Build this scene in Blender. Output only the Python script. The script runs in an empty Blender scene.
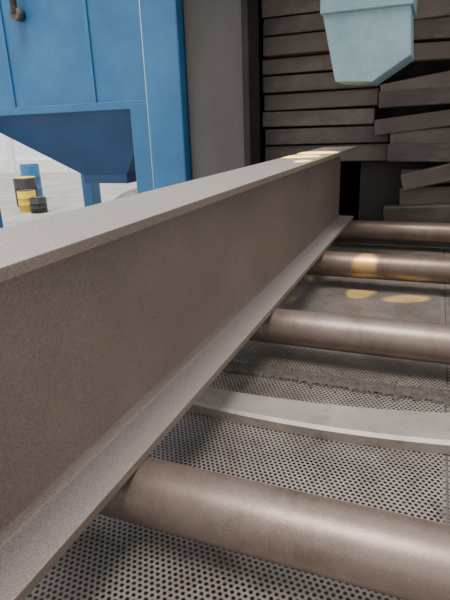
import bpy, bmesh, math, random
from mathutils import Matrix, Vector
random.seed(4)
S=0.65   # one layout unit = camera height above the roller tops (m)
H=1.4    # height of the roller tops above the ground, layout units
def V(x,y,z): return Vector((x*S,y*S,(z+H)*S))
# layout z: 0 = roller-top plane
D=bpy.data; C=bpy.context; COL=C.scene.collection

# ---------------- materials ----------------
def lin(c):
    return tuple(((v/255)/12.92 if v/255<=.04045 else ((v/255+.055)/1.055)**2.4) for v in c)+(1,)
def mat(name,c1,c2,scale=6,rough=.6,metal=0.0,bump=.2,bscale=120,fine=0.0,stretch=(1,1,1),c3=None,spec=.5,scratch=None,toplight=None,grime=None):
    m=D.materials.new(name); m.use_nodes=True; n=m.node_tree.nodes; l=m.node_tree.links
    b=n['Principled BSDF']; b.inputs['Roughness'].default_value=rough; b.inputs['Metallic'].default_value=metal
    b.inputs['Specular IOR Level'].default_value=spec
    tc=n.new('ShaderNodeTexCoord'); mp=n.new('ShaderNodeMapping'); mp.inputs['Scale'].default_value=stretch
    l.new(tc.outputs['Object'],mp.inputs['Vector'])
    nz=n.new('ShaderNodeTexNoise'); nz.inputs['Scale'].default_value=scale; nz.inputs['Detail'].default_value=8; nz.inputs['Roughness'].default_value=.65
    l.new(mp.outputs[0],nz.inputs['Vector'])
    cr=n.new('ShaderNodeValToRGB'); cr.color_ramp.elements[0].position=.35; cr.color_ramp.elements[1].position=.68
    cr.color_ramp.elements[0].color=lin(c1); cr.color_ramp.elements[1].color=lin(c2)
    l.new(nz.outputs['Fac'],cr.inputs['Fac'])
    out=cr.outputs['Color']
    nf=n.new('ShaderNodeTexNoise'); nf.inputs['Scale'].default_value=bscale; nf.inputs['Detail'].default_value=4
    l.new(tc.outputs['Object'],nf.inputs['Vector'])
    def over(out,color,sc,loc,st,p0,p1,fac=1.0):
        n3=n.new('ShaderNodeTexNoise'); n3.inputs['Scale'].default_value=sc; n3.inputs['Detail'].default_value=9; n3.inputs['Roughness'].default_value=.75
        m3=n.new('ShaderNodeMapping'); m3.inputs['Location'].default_value=loc; m3.inputs['Scale'].default_value=st
        l.new(tc.outputs['Object'],m3.inputs[0]); l.new(m3.outputs[0],n3.inputs['Vector'])
        r3=n.new('ShaderNodeValToRGB'); r3.color_ramp.elements[0].position=p0; r3.color_ramp.elements[1].position=p1
        r3.color_ramp.elements[1].color=(fac,fac,fac,1)
        l.new(n3.outputs['Fac'],r3.inputs['Fac'])
        mx=n.new('ShaderNodeMix'); mx.data_type='RGBA'; l.new(r3.outputs[0],mx.inputs[0]); l.new(out,mx.inputs[6]); mx.inputs[7].default_value=lin(color); return mx.outputs[2]
    if c3: out=over(out,c3,scale*.6,(3.1,7.7,1.3),stretch,.50,.68)
    if grime: out=over(out,grime,scale*2.3,(8.1,2.7,4.3),stretch,.52,.72,.8)
    if toplight:   # upward-facing faces painted paler, skylight put into the colour
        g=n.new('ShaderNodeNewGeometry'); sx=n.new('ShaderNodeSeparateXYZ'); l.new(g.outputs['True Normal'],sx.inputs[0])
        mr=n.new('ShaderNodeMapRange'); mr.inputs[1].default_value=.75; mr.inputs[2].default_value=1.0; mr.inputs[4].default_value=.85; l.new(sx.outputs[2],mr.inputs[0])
        mx=n.new('ShaderNodeMix'); mx.data_type='RGBA'; l.new(mr.outputs[0],mx.inputs[0]); l.new(out,mx.inputs[6]); mx.inputs[7].default_value=lin(toplight); out=mx.outputs[2]
    if fine>0:
        mx=n.new('ShaderNodeMix'); mx.data_type='RGBA'; mx.blend_type='MULTIPLY'; mx.inputs[0].default_value=1
        r2=n.new('ShaderNodeValToRGB'); r2.color_ramp.elements[0].position=.38; r2.color_ramp.elements[1].position=.62
        a=1-fine; r2.color_ramp.elements[0].color=(a,a,a,1); r2.color_ramp.elements[1].color=(1+fine*.5,1+fine*.5,1+fine*.5,1)
        l.new(nf.outputs['Fac'],r2.inputs['Fac']); l.new(out,mx.inputs[6]); l.new(r2.outputs[0],mx.inputs[7]); out=mx.outputs[2]
    if scratch:
        out=over(out,scratch,9,(1.3,.4,2.2),(1.2,1.2,14),.64,.69,.5)
        out=over(out,scratch,7,(5.3,.4,6.2),(9,9,1.5),.65,.70,.45)
    l.new(out,b.inputs['Base Color'])
    if bump>0:
        bp=n.new('ShaderNodeBump'); bp.inputs['Strength'].default_value=bump; bp.inputs['Distance'].default_value=.004
        l.new(nf.outputs['Fac'],bp.inputs['Height']); l.new(bp.outputs[0],b.inputs['Normal'])
    return m
M_beam=mat('beam_steel',(106,93,83),(124,109,98),2.5,.5,.3,.35,380,.28,c3=(114,99,87),spec=.6,toplight=(164,153,147))
M_roller=mat('roller_steel',(114,99,90),(140,125,116),3,.40,.5,.06,200,.08,(1,1,1.6),c3=(124,108,98),scratch=(206,198,190),grime=(98,82,72))
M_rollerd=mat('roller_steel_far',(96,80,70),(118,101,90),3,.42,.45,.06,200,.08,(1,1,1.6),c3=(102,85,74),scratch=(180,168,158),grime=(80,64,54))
M_bar=mat('worn_bar',(136,127,119),(158,149,141),4,.5,.3,.1,200,.1,grime=(112,100,91))
M_frame=mat('frame_steel',(70,66,64),(104,96,90),5,.6,.3,.2,150,.1)
M_pit=mat('pit_dark',(44,41,39),(62,58,55),8,.9,0,.2,100,.1)
M_grit=mat('grit',(60,53,48),(88,80,73),40,.85,.1,.5,300,.35)
M_blue=mat('blue_paint',(36,92,136),(50,112,156),1.6,.42,0,.05,60,.04,c3=(42,100,144))
M_blue2=mat('blue_paint_dark',(22,66,108),(30,78,122),2.5,.45,0,.05,60,.04)
M_teal=mat('teal_paint',(96,124,132),(116,144,152),4,.5,0,.05,60,.05)
M_pipe=mat('cream_pipe',(196,200,186),(222,224,210),4,.5,0,.05,60,.04)
M_jamb=mat('jamb_steel',(74,70,67),(94,88,84),1.2,.6,.2,.15,90,.06,(1,1,.4),c3=(84,77,72))
M_dark=mat('chamber_dark',(34,30,28),(54,47,43),4,.8,.1,.2,90,.1)
SL=[mat('liner_slab_%d'%i,a,b,3,.6,.2,.3,120,.12,(.8,1,1.8),c3=c) for i,(a,b,c) in enumerate([((68,59,53),(90,79,72),(80,66,57)),((56,49,44),(78,68,62),(94,83,75)),((76,66,60),(104,93,85),(70,58,50))])]
M_ground=mat('concrete',(132,130,127),(166,164,160),1.5,.85,0,.2,60,.1)
M_wall=mat('pale_render',(220,225,228),(240,243,243),.8,.8,0,.1,40,.03)
M_yel=mat('yellow_paint',(205,170,40),(226,195,60),5,.5,0,.05,60,.03)
M_blk=mat('black_plastic',(30,30,32),(46,46,48),5,.5,0,.05,60,.03)
M_white=mat('white_paint',(215,215,210),(235,235,232),3,.5,0,.05,60,.03)
M_gravel=mat('gravel',(84,82,80),(140,138,134),18,.9,0,.8,60,.3)

def perforated():
    m=mat('perforated_steel',(124,115,108),(160,151,143),4,.42,.4,.1,220,.16,c3=(112,101,92),grime=(98,86,77))
    n=m.node_tree.nodes; l=m.node_tree.links
    tc=n.new('ShaderNodeTexCoord'); p=.0135; s=(1,math.sqrt(3),0)
    def vm(op,a,b=None):
        k=n.new('ShaderNodeVectorMath'); k.operation=op
        if isinstance(a,tuple): k.inputs[0].default_value=a
        else: l.new(a,k.inputs[0])
        if b is not None:
            if isinstance(b,tuple): k.inputs[1].default_value=b
            else: l.new(b,k.inputs[1])
        return k
    u=vm('MULTIPLY',tc.outputs['Object'],(1/p,1/(p*s[1]),0)).outputs[0]
    def cell(v):
        f=vm('FRACTION',v).outputs[0]; g=vm('SUBTRACT',f,(.5,.5,0)).outputs[0]; g=vm('MULTIPLY',g,s).outputs[0]
        return vm('LENGTH',g).outputs['Value']
    a=cell(u); b=cell(vm('ADD',u,(.5,.5,0)).outputs[0])
    mi=n.new('ShaderNodeMath'); mi.operation='MINIMUM'; l.new(a,mi.inputs[0]); l.new(b,mi.inputs[1])
    lt=n.new('ShaderNodeMath'); lt.operation='LESS_THAN'; l.new(mi.outputs[0],lt.inputs[0]); lt.inputs[1].default_value=.305
    mx=n.new('ShaderNodeMixShader'); tr=n.new('ShaderNodeBsdfTransparent')
    l.new(lt.outputs[0],mx.inputs[0]); l.new(n['Principled BSDF'].outputs[0],mx.inputs[1]); l.new(tr.outputs[0],mx.inputs[2])
    l.new(mx.outputs[0],n['Material Output'].inputs['Surface'])
    return m
M_perf=perforated()

# ---------------- geometry helpers ----------------
def empty(name,loc=(0,0,0)):
    e=D.objects.new(name,None); e.empty_display_size=.1; COL.objects.link(e); return e
def link(name,me,m,parent=None,bevel=0,smooth=False):
    o=D.objects.new(name,me); COL.objects.link(o); me.materials.append(m)
    if parent: o.parent=parent
    if bevel:
        b=o.modifiers.new('bev','BEVEL'); b.width=bevel; b.segments=2; b.limit_method='ANGLE'
    if smooth:
        for p in me.polygons: p.use_smooth=True
    return o
def mesh(name,vs,fs):
    me=D.meshes.new(name); me.from_pydata([tuple(v) for v in vs],[],fs); 
    bm=bmesh.new(); bm.from_mesh(me); bmesh.ops.recalc_face_normals(bm,faces=bm.faces); bm.to_mesh(me); bm.free(); return me
HEX=[(0,3,2,1),(4,5,6,7),(0,1,5,4),(1,2,6,5),(2,3,7,6),(3,0,4,7)]
def box(name,x0,x1,y0,y1,z0,z1,m,parent=None,bevel=0,rot=None):
    c=V((x0+x1)/2,(y0+y1)/2,(z0+z1)/2); a,b,d=(x1-x0)/2*S,(y1-y0)/2*S,(z1-z0)/2*S
    vs=[Vector(v) for v in[(-a,-b,-d),(a,-b,-d),(a,b,-d),(-a,b,-d),(-a,-b,d),(a,-b,d),(a,b,d),(-a,b,d)]]
    o=link(name,mesh(name,vs,HEX),m,parent,bevel); o.location=c
    if rot: o.rotation_euler=rot
    return o
def cyl(name,p0,p1,r,m,parent=None,seg=48,prof=None,bevel=0):
    """lathe along p0->p1; prof = list of (t,r)"""
    a=V(*p0); b=V(*p1); ax=(b-a); L=ax.length; q=ax.to_track_quat('Z','Y')
    prof=prof or [(0,r),(1,r)]
    vs=[];fs=[]
    for t,rr in prof:
        for i in range(seg):
            an=2*math.pi*i/seg; vs.append(Vector((rr*S*math.cos(an),rr*S*math.sin(an),(t-.5)*L)))
    for k in range(len(prof)-1):
        for i in range(seg):
            j=(i+1)%seg; fs.append((k*seg+i,k*seg+j,(k+1)*seg+j,(k+1)*seg+i))
    fs.append(tuple(range(seg))[::-1]); fs.append(tuple(range((len(prof)-1)*seg,len(prof)*seg)))
    me=mesh(name,vs,fs); o=link(name,me,m,parent)
    for p in me.polygons: p.use_smooth=len(p.vertices)==4
    o.location=(a+b)/2; o.rotation_euler=q.to_euler()
    return o
def prism_y(name,pts,y0,y1,m,parent=None,bevel=0):
    n=len(pts); vs=[V(x,y0,z) for x,z in pts]+[V(x,y1,z) for x,z in pts]
    fs=[tuple(range(n)),tuple(range(n,2*n))]+[(i,(i+1)%n,n+(i+1)%n,n+i) for i in range(n)]
    return link(name,mesh(name,vs,fs),m,parent,bevel)

# ---------------- ground & surroundings ----------------
G=-H
box('ground',-34,16,-10,40,G-.15,G,M_ground)
# ---------------- H beam ----------------
xr=-.778; xl=-1.118; zc=.7513; tf=.030; tw=.022; xm=(xr+xl)/2; R=.03
def arc(cx,cz,a0,a1,r,n=6): return [(cx+r*math.cos(math.radians(a0+(a1-a0)*i/n)),cz+r*math.sin(math.radians(a0+(a1-a0)*i/n))) for i in range(n+1)]
pts=[(xl,0),(xr,0),(xr,tf)]
pts+=arc(xm+tw/2+R,tf+R,270,180,R)
pts+=arc(xm+tw/2+R,zc-tf-R,180,90,R)
pts+=[(xr,zc-tf),(xr,zc),(xl,zc),(xl,zc-tf)]
pts+=arc(xm-tw/2-R,zc-tf-R,90,0,R)
pts+=arc(xm-tw/2-R,tf+R,0,-90,R)
pts+=[(xl,tf)]
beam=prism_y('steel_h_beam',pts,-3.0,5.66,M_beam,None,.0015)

# ---------------- roller conveyor ----------------
conv=empty('roller_conveyor')
RY=[-3.28,-1.79,-.31,1.16,2.65,4.1,5.55]; r=.102
for i,y in enumerate(RY):
    prof=[(0,r*.93),(.004,r),(.996,r),(1,r*.93)]
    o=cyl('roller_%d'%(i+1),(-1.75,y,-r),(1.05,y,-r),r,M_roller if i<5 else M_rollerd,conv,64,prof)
    o.rotation_euler.rotate_axis('Z',i*1.1)
    cyl('shaft_%d'%(i+1),(-1.95,y,-r),(1.25,y,-r),.035,M_frame,conv,24)
    for k,x in enumerate((-1.95,1.17)):
        box('bearing_%d_%d'%(i+1,k),x,x+.08,y-.11,y+.11,-r-.1,-r+.07,M_frame,conv,.008)
for k,(x0,x1) in enumerate(((-1.95,-1.83),(1.13,1.25))):
    box('side_rail_%d'%k,x0,x1,-3.6,5.75,-.62,-.2,M_frame,conv,.006)
    for j,y in enumerate((-3.3,-.9,1.9,5.3)):
        box('leg_%d_%d'%(k,j),x0,x1,y-.08,y+.08,G,-.62,M_frame,conv,.004)
# ---------------- perforated trays ----------------
PZ=-.30
tray=empty('perforated_floor_plate')
def sheet(name,x0,x1,y0,y1,z):
    return link(name,mesh(name,[V(x0,y0,z),V(x1,y0,z),V(x1,y1,z),V(x0,y1,z)],[(0,1,2,3)]),M_perf,tray)
sheet('sheet_near',-1.83,.140,-3.6,2.42,PZ)
sheet('sheet_near_side',.150,1.13,-3.6,2.42,PZ)
sheet('sheet_far',-1.83,.150,2.44,5.75,PZ+.008)
sheet('sheet_far_side',.160,1.13,2.44,5.75,PZ+.008)
box('sheet_joist',.125,.165,-3.6,5.75,PZ-.05,PZ-.004,M_frame,tray)
box('sheet_crossbar',-1.83,1.13,2.38,2.48,PZ-.05,PZ-.004,M_frame,tray)
box('trough_bottom',-1.83,1.13,-3.6,5.75,-.62,-.60,M_pit,conv)
box('trough_end_1',-1.83,1.13,-3.62,-3.6,-.62,-.3,M_pit,conv)
box('trough_end_2',-1.83,1.13,5.75,5.77,-.62,-.3,M_pit,conv)
# bent flat bar lying on the plate
def bar():
    N=30; vs=[];fs=[]
    for i in range(N+1):
        t=i/N; x=-1.45+t*1.85; u=max((x+1.05)/1.25,-.4)
        y=1.945-.17*u+.20*u*u; w=.16+.085*min(max(u,0),1)
        z0=PZ+.001; z1=z0+.06
        for (yy,zz) in ((y,z0),(y-.006,z1-.012),(y+.012,z1),(y+w-.01,z1),(y+w,z1-.01),(y+w,z0)): vs.append(V(x,yy,zz))
    for i in range(N):
        for k in range(6):
            a=i*6+k;b=i*6+(k+1)%6; fs.append((a,b,b+6,a+6))
    fs.append(tuple(range(6))); fs.append(tuple(range(N*6,N*6+6)))
    link('bent_flat_bar',mesh('bar',vs,fs),M_bar,None,0)
bar()
# grit piled along the sheet joint
def grit():
    NX,NY=420,16; vs=[];fs=[]
    for i in range(NX+1):
        x=-1.5+2.5*i/NX; wd_=.13+.012*math.sin(x*7)+.008*math.sin(x*23)
        for j in range(NY+1):
            v=j/NY; y=2.38+wd_*v
            e=math.sin(math.pi*v)**.6; z=PZ+.009+e*(.003+.009*random.random())
            if j in(0,NY): z=PZ+.001; y+=random.uniform(-.016,.016)
            vs.append(V(x,y,z))
    for i in range(NX):
        for j in range(NY):
            a=i*(NY+1)+j; fs.append((a,a+NY+1,a+NY+2,a+1))
    # scattered clumps
    for _ in range(260):
        x=random.uniform(-1.3,.8); y=2.44+random.gauss(0,.09); q=random.uniform(.004,.011)
        if y<2.33: continue
        b=len(vs); z=PZ+.008
        for dx,dy,dz in((-q,0,0),(q,0,0),(0,-q,0),(0,q,0),(0,0,q)): vs.append(V(x+dx,y+dy,z+dz))
        fs+= [(b,b+2,b+4),(b+2,b+1,b+4),(b+1,b+3,b+4),(b+3,b,b+4)]
    link('grit_heap',mesh('grit',vs,fs),M_grit)
grit()

# ---------------- blasting machine cabin ----------------
cab=empty('shot_blast_cabin')
box('jamb_panel',-2.85,-2.07,6.0,6.25,G,5,M_jamb,cab,.01)
box('jamb_lip',-2.13,-2.05,5.96,6.35,G,5,M_dark,cab,.006)
box('right_jamb',1.7,2.5,6.0,6.25,G,5,M_jamb,cab,.01)
box('side_left',-2.85,-2.75,6.25,12,G,5,M_blue2,cab)
box('side_right',2.4,2.5,6.25,12,G,5,M_blue2,cab)
box('cabin_back',-2.85,2.5,12,12.1,G,5,M_dark,cab)
box('cabin_roof',-2.85,2.5,4.9,12.1,3.0,3.1,M_dark,cab)
box('cabin_sill',-2.05,1.7,5.95,6.1,G,-.22,M_dark,cab)
box('blue_column',-3.33,-2.86,5.85,6.3,G,5,M_blue,cab,.012)
# stacked liners in the mouth
z=-.10; k=0
while z<2.8:
    hgt=random.uniform(.185,.235)
    split=-.62+random.uniform(-.12,.12)
    yo=random.uniform(0,.12)
    lx=-2.04
    y0=6.32+yo
    if not(z<.45):
        box('liner_l_%d'%k,lx+random.uniform(0,.06),split-.01,y0,y0+.16,z+.020,z+hgt,SL[k%3],cab,.008,(random.uniform(-.14,.04),random.uniform(-.008,.008),0))
    else:
        box('liner_l_%d'%k,lx,-1.25,y0,y0+.16,z+.012,z+hgt,SL[k%3],cab,.008,(0,random.uniform(-.01,.01),0))
    tilt=random.choice([-.02,-.05,.02,-.1,-.14])
    y1=6.2+random.uniform(-.05,.06)
    box('liner_r_%d'%k,split+.01 if z>.45 else -.35,1.68,y1,y1+.12,z+.015,z+hgt-.01,SL[(k+1)%3],cab,.008,(random.uniform(-.14,.04),tilt,0))
    z+=hgt; k+=1
box('liner_backing',-2.05,1.7,6.9,6.95,.75,3.0,M_dark,cab)
box('liner_low_back',-.85,1.7,6.6,6.7,-.2,.75,M_dark,cab,.008)
box('liner_loose_1',-.35,1.1,6.02,6.10,.42,.60,SL[2],cab,.008,(0.05,-.24,0))
box('liner_loose_2',-.5,1.2,6.02,6.12,-.08,.12,SL[1],cab,.008,(0.1,-.05,0))
# hanging teal housing
th=empty('hanging_light_housing')
prism_y('housing_body',[(-.933,1.818),(-.814,1.305),(-.524,1.287),(-.247,1.46),(-.274,1.81)],4.5,4.95,M_teal,th,.006)
prism_y('housing_lip',[(-.945,1.80),(-.255,1.80),(-.255,1.92),(-.945,1.92)],4.48,5.0,M_teal,th,.006)
box('housing_hanger',-.66,-.54,4.68,4.78,1.92,3.1,M_teal,th)
box('housing_arm',-.66,-.54,4.68,4.9,3.0,3.1,M_teal,th)

# ---------------- blue hopper ----------------
hop=empty('blue_storage_hopper')
bx0,bx1,by0,by1=-7.8,-4.0,7.2,10.4
zb=1.36
box('body',bx0,bx1,by0,by1,zb,5.2,M_blue,hop,.01)
box('rim_band',bx0-.06,bx1+.06,by0-.06,by1+.06,zb-.07,zb+.05,M_blue,hop,.006)
tx0,tx1,ty0,ty1,zt=-5.95,-5.0,7.9,8.9,.26
vs=[V(bx0,by0,zb),V(bx1,by0,zb),V(bx1,by1,zb),V(bx0,by1,zb),V(tx0,ty0,zt),V(tx1,ty0,zt),V(tx1,ty1,zt),V(tx0,ty1,zt)]
link('funnel',mesh('funnel',vs,HEX),M_blue2,hop,.006)
box('outlet_neck',tx0+.02,tx1-.02,ty0+.02,ty1-.02,zt-.16,zt+.02,M_blue2,hop,.004)
for i,(x,y) in enumerate(((bx1-.17,by0),(bx1-.17,by1),(bx0+.17,by0),(bx0+.17,by1))):
    box('leg_%d'%i,x-.15,x+.15,y-.13,y+.17,G,zb,M_blue,hop,.006)
for i,x in enumerate((-6.6,-5.0)):
    box('stiffener_%d'%i,x-.03,x+.03,by0-.03,by0,zb+.05,5.2,M_blue,hop,.004)
cyl('vent_stub',(-6.2,by0-.16,2.74),(-6.2,by0,2.74),.09,M_frame,hop,24)
cyl('vent_pipe',(-6.2,by0-.14,2.74),(-6.2,by0-.14,4.6),.05,M_frame,hop,24)
cyl('cream_drain_pipe',(-3.75,6.7,G),(-3.75,6.7,5),.055,M_pipe,None,24)

# ---------------- background ----------------
w=empty('pale_building')
box('facade',-34,4,27,27.3,G,7,M_wall,w)
box('facade_plinth',-34,4,26.9,27,G,-.6,M_white,w)
for i in range(8): box('pilaster_%d'%i,-30+i*4.2,-29.6+i*4.2,26.8,27,G,7,M_white,w)
def drum(name,x,y,rr,hh,m,mband):
    e=empty(name)
    cyl('shell',(x,y,G),(x,y,G+hh),rr,m,e,32,[(0,rr*.97),(.02,rr),(.32,rr),(.34,rr*1.04),(.36,rr),(.64,rr),(.66,rr*1.04),(.68,rr),(.98,rr),(1,rr*.97)])
    cyl('lid',(x,y,G+hh),(x,y,G+hh+.03),rr*.9,mband,e,32)
drum('yellow_oil_drum',-12.2,13.2,.28,.65,M_yel,M_blk)
drum('black_oil_drum',-11.6,13.0,.26,.45,M_blk,M_blk)
drum('black_oil_drum',-13.1,14.2,.38,.95,M_blk,M_yel)
drum('blue_oil_drum',-13.9,15.4,.34,1.3,M_blue,M_blue2)
# gravel heap behind the hopper legs
def gravel():
    N=60; vs=[];fs=[]
    for i in range(N+1):
        for j in range(N+1):
            a=i/N*2-1;b=j/N*2-1; q=max(0,1-a*a-b*b)
            vs.append(V(-9.2+1.1*a,15.5+1.6*b,G-.02+.5*q**.9+(.05*random.random() if q>0 else 0)))
    for i in range(N):
        for j in range(N):
            k=i*(N+1)+j; fs.append((k,k+N+1,k+N+2,k+1))
    link('gravel_heap',mesh('gravel_heap',vs,fs),M_gravel)
gravel()
# ---------------- light ----------------
wd=D.worlds.new('sky'); C.scene.world=wd; wd.use_nodes=True
bg=wd.node_tree.nodes['Background']; bg.inputs[0].default_value=(.98,.98,1,1); bg.inputs[1].default_value=1.4
su=D.lights.new('sun','SUN'); su.energy=4.8; su.angle=.45; su.color=(1,.96,.92); so=D.objects.new('sun',su); COL.objects.link(so)
so.rotation_euler=(Vector((-.02,.32,-1))).to_track_quat('-Z','Y').to_euler()
def spot(name,p,t,ang,e,sc=(1,1,1),roll=0):
    L=D.lights.new(name,'SPOT'); L.energy=e; L.color=(1,.68,.10); L.spot_size=math.radians(ang); L.spot_blend=.5; L.shadow_soft_size=.01
    o=D.objects.new(name,L); COL.objects.link(o); o.location=V(*p)
    o.rotation_euler=(V(*t)-V(*p)).to_track_quat('-Z','Y').to_euler(); o.rotation_euler.rotate_axis('Z',roll); o.scale=sc
spot('sun_patch_spot',(-.70,3.2,2.6),(-.95,3.84,-.3),7.5,900,(1,.5,1),1.2)  # added unseen spots, standing in for yellow-tinted sunlight patches
spot('sun_patch_spot.001',(-.45,3.2,2.6),(-.46,3.96,-.1),8,1000,(1,.55,1),1.3)
spot('sun_patch_spot.002',(-.2,3.2,2.6),(-.12,3.92,-.3),7.5,800,(1,.5,1),.5)
spot('sun_patch_spot.003',(-1.1,3.4,2.8),(-1.0,4.1,.75),10,1300)
spot('sun_patch_spot.004',(-1.1,3.4,2.8),(-.98,4.6,.75),10,2300)
# ---------------- camera ----------------
f=512.0
Xc=Vector((1325,-125,512)).normalized(); Yc=Vector((215,182,-512)); Yc=(Yc-Yc.dot(Xc)*Xc).normalized(); Zc=Xc.cross(Yc)
Rm=Matrix((Xc,Yc,Zc)).to_4x4()
cam=D.cameras.new('camera'); co=D.objects.new('camera',cam); COL.objects.link(co)
cam.sensor_fit='VERTICAL'; cam.sensor_height=24; cam.sensor_width=18; cam.lens=f/600*24; cam.clip_start=.02
co.matrix_world=Matrix.Translation(V(0,0,1.0))@Rm
C.scene.camera=co
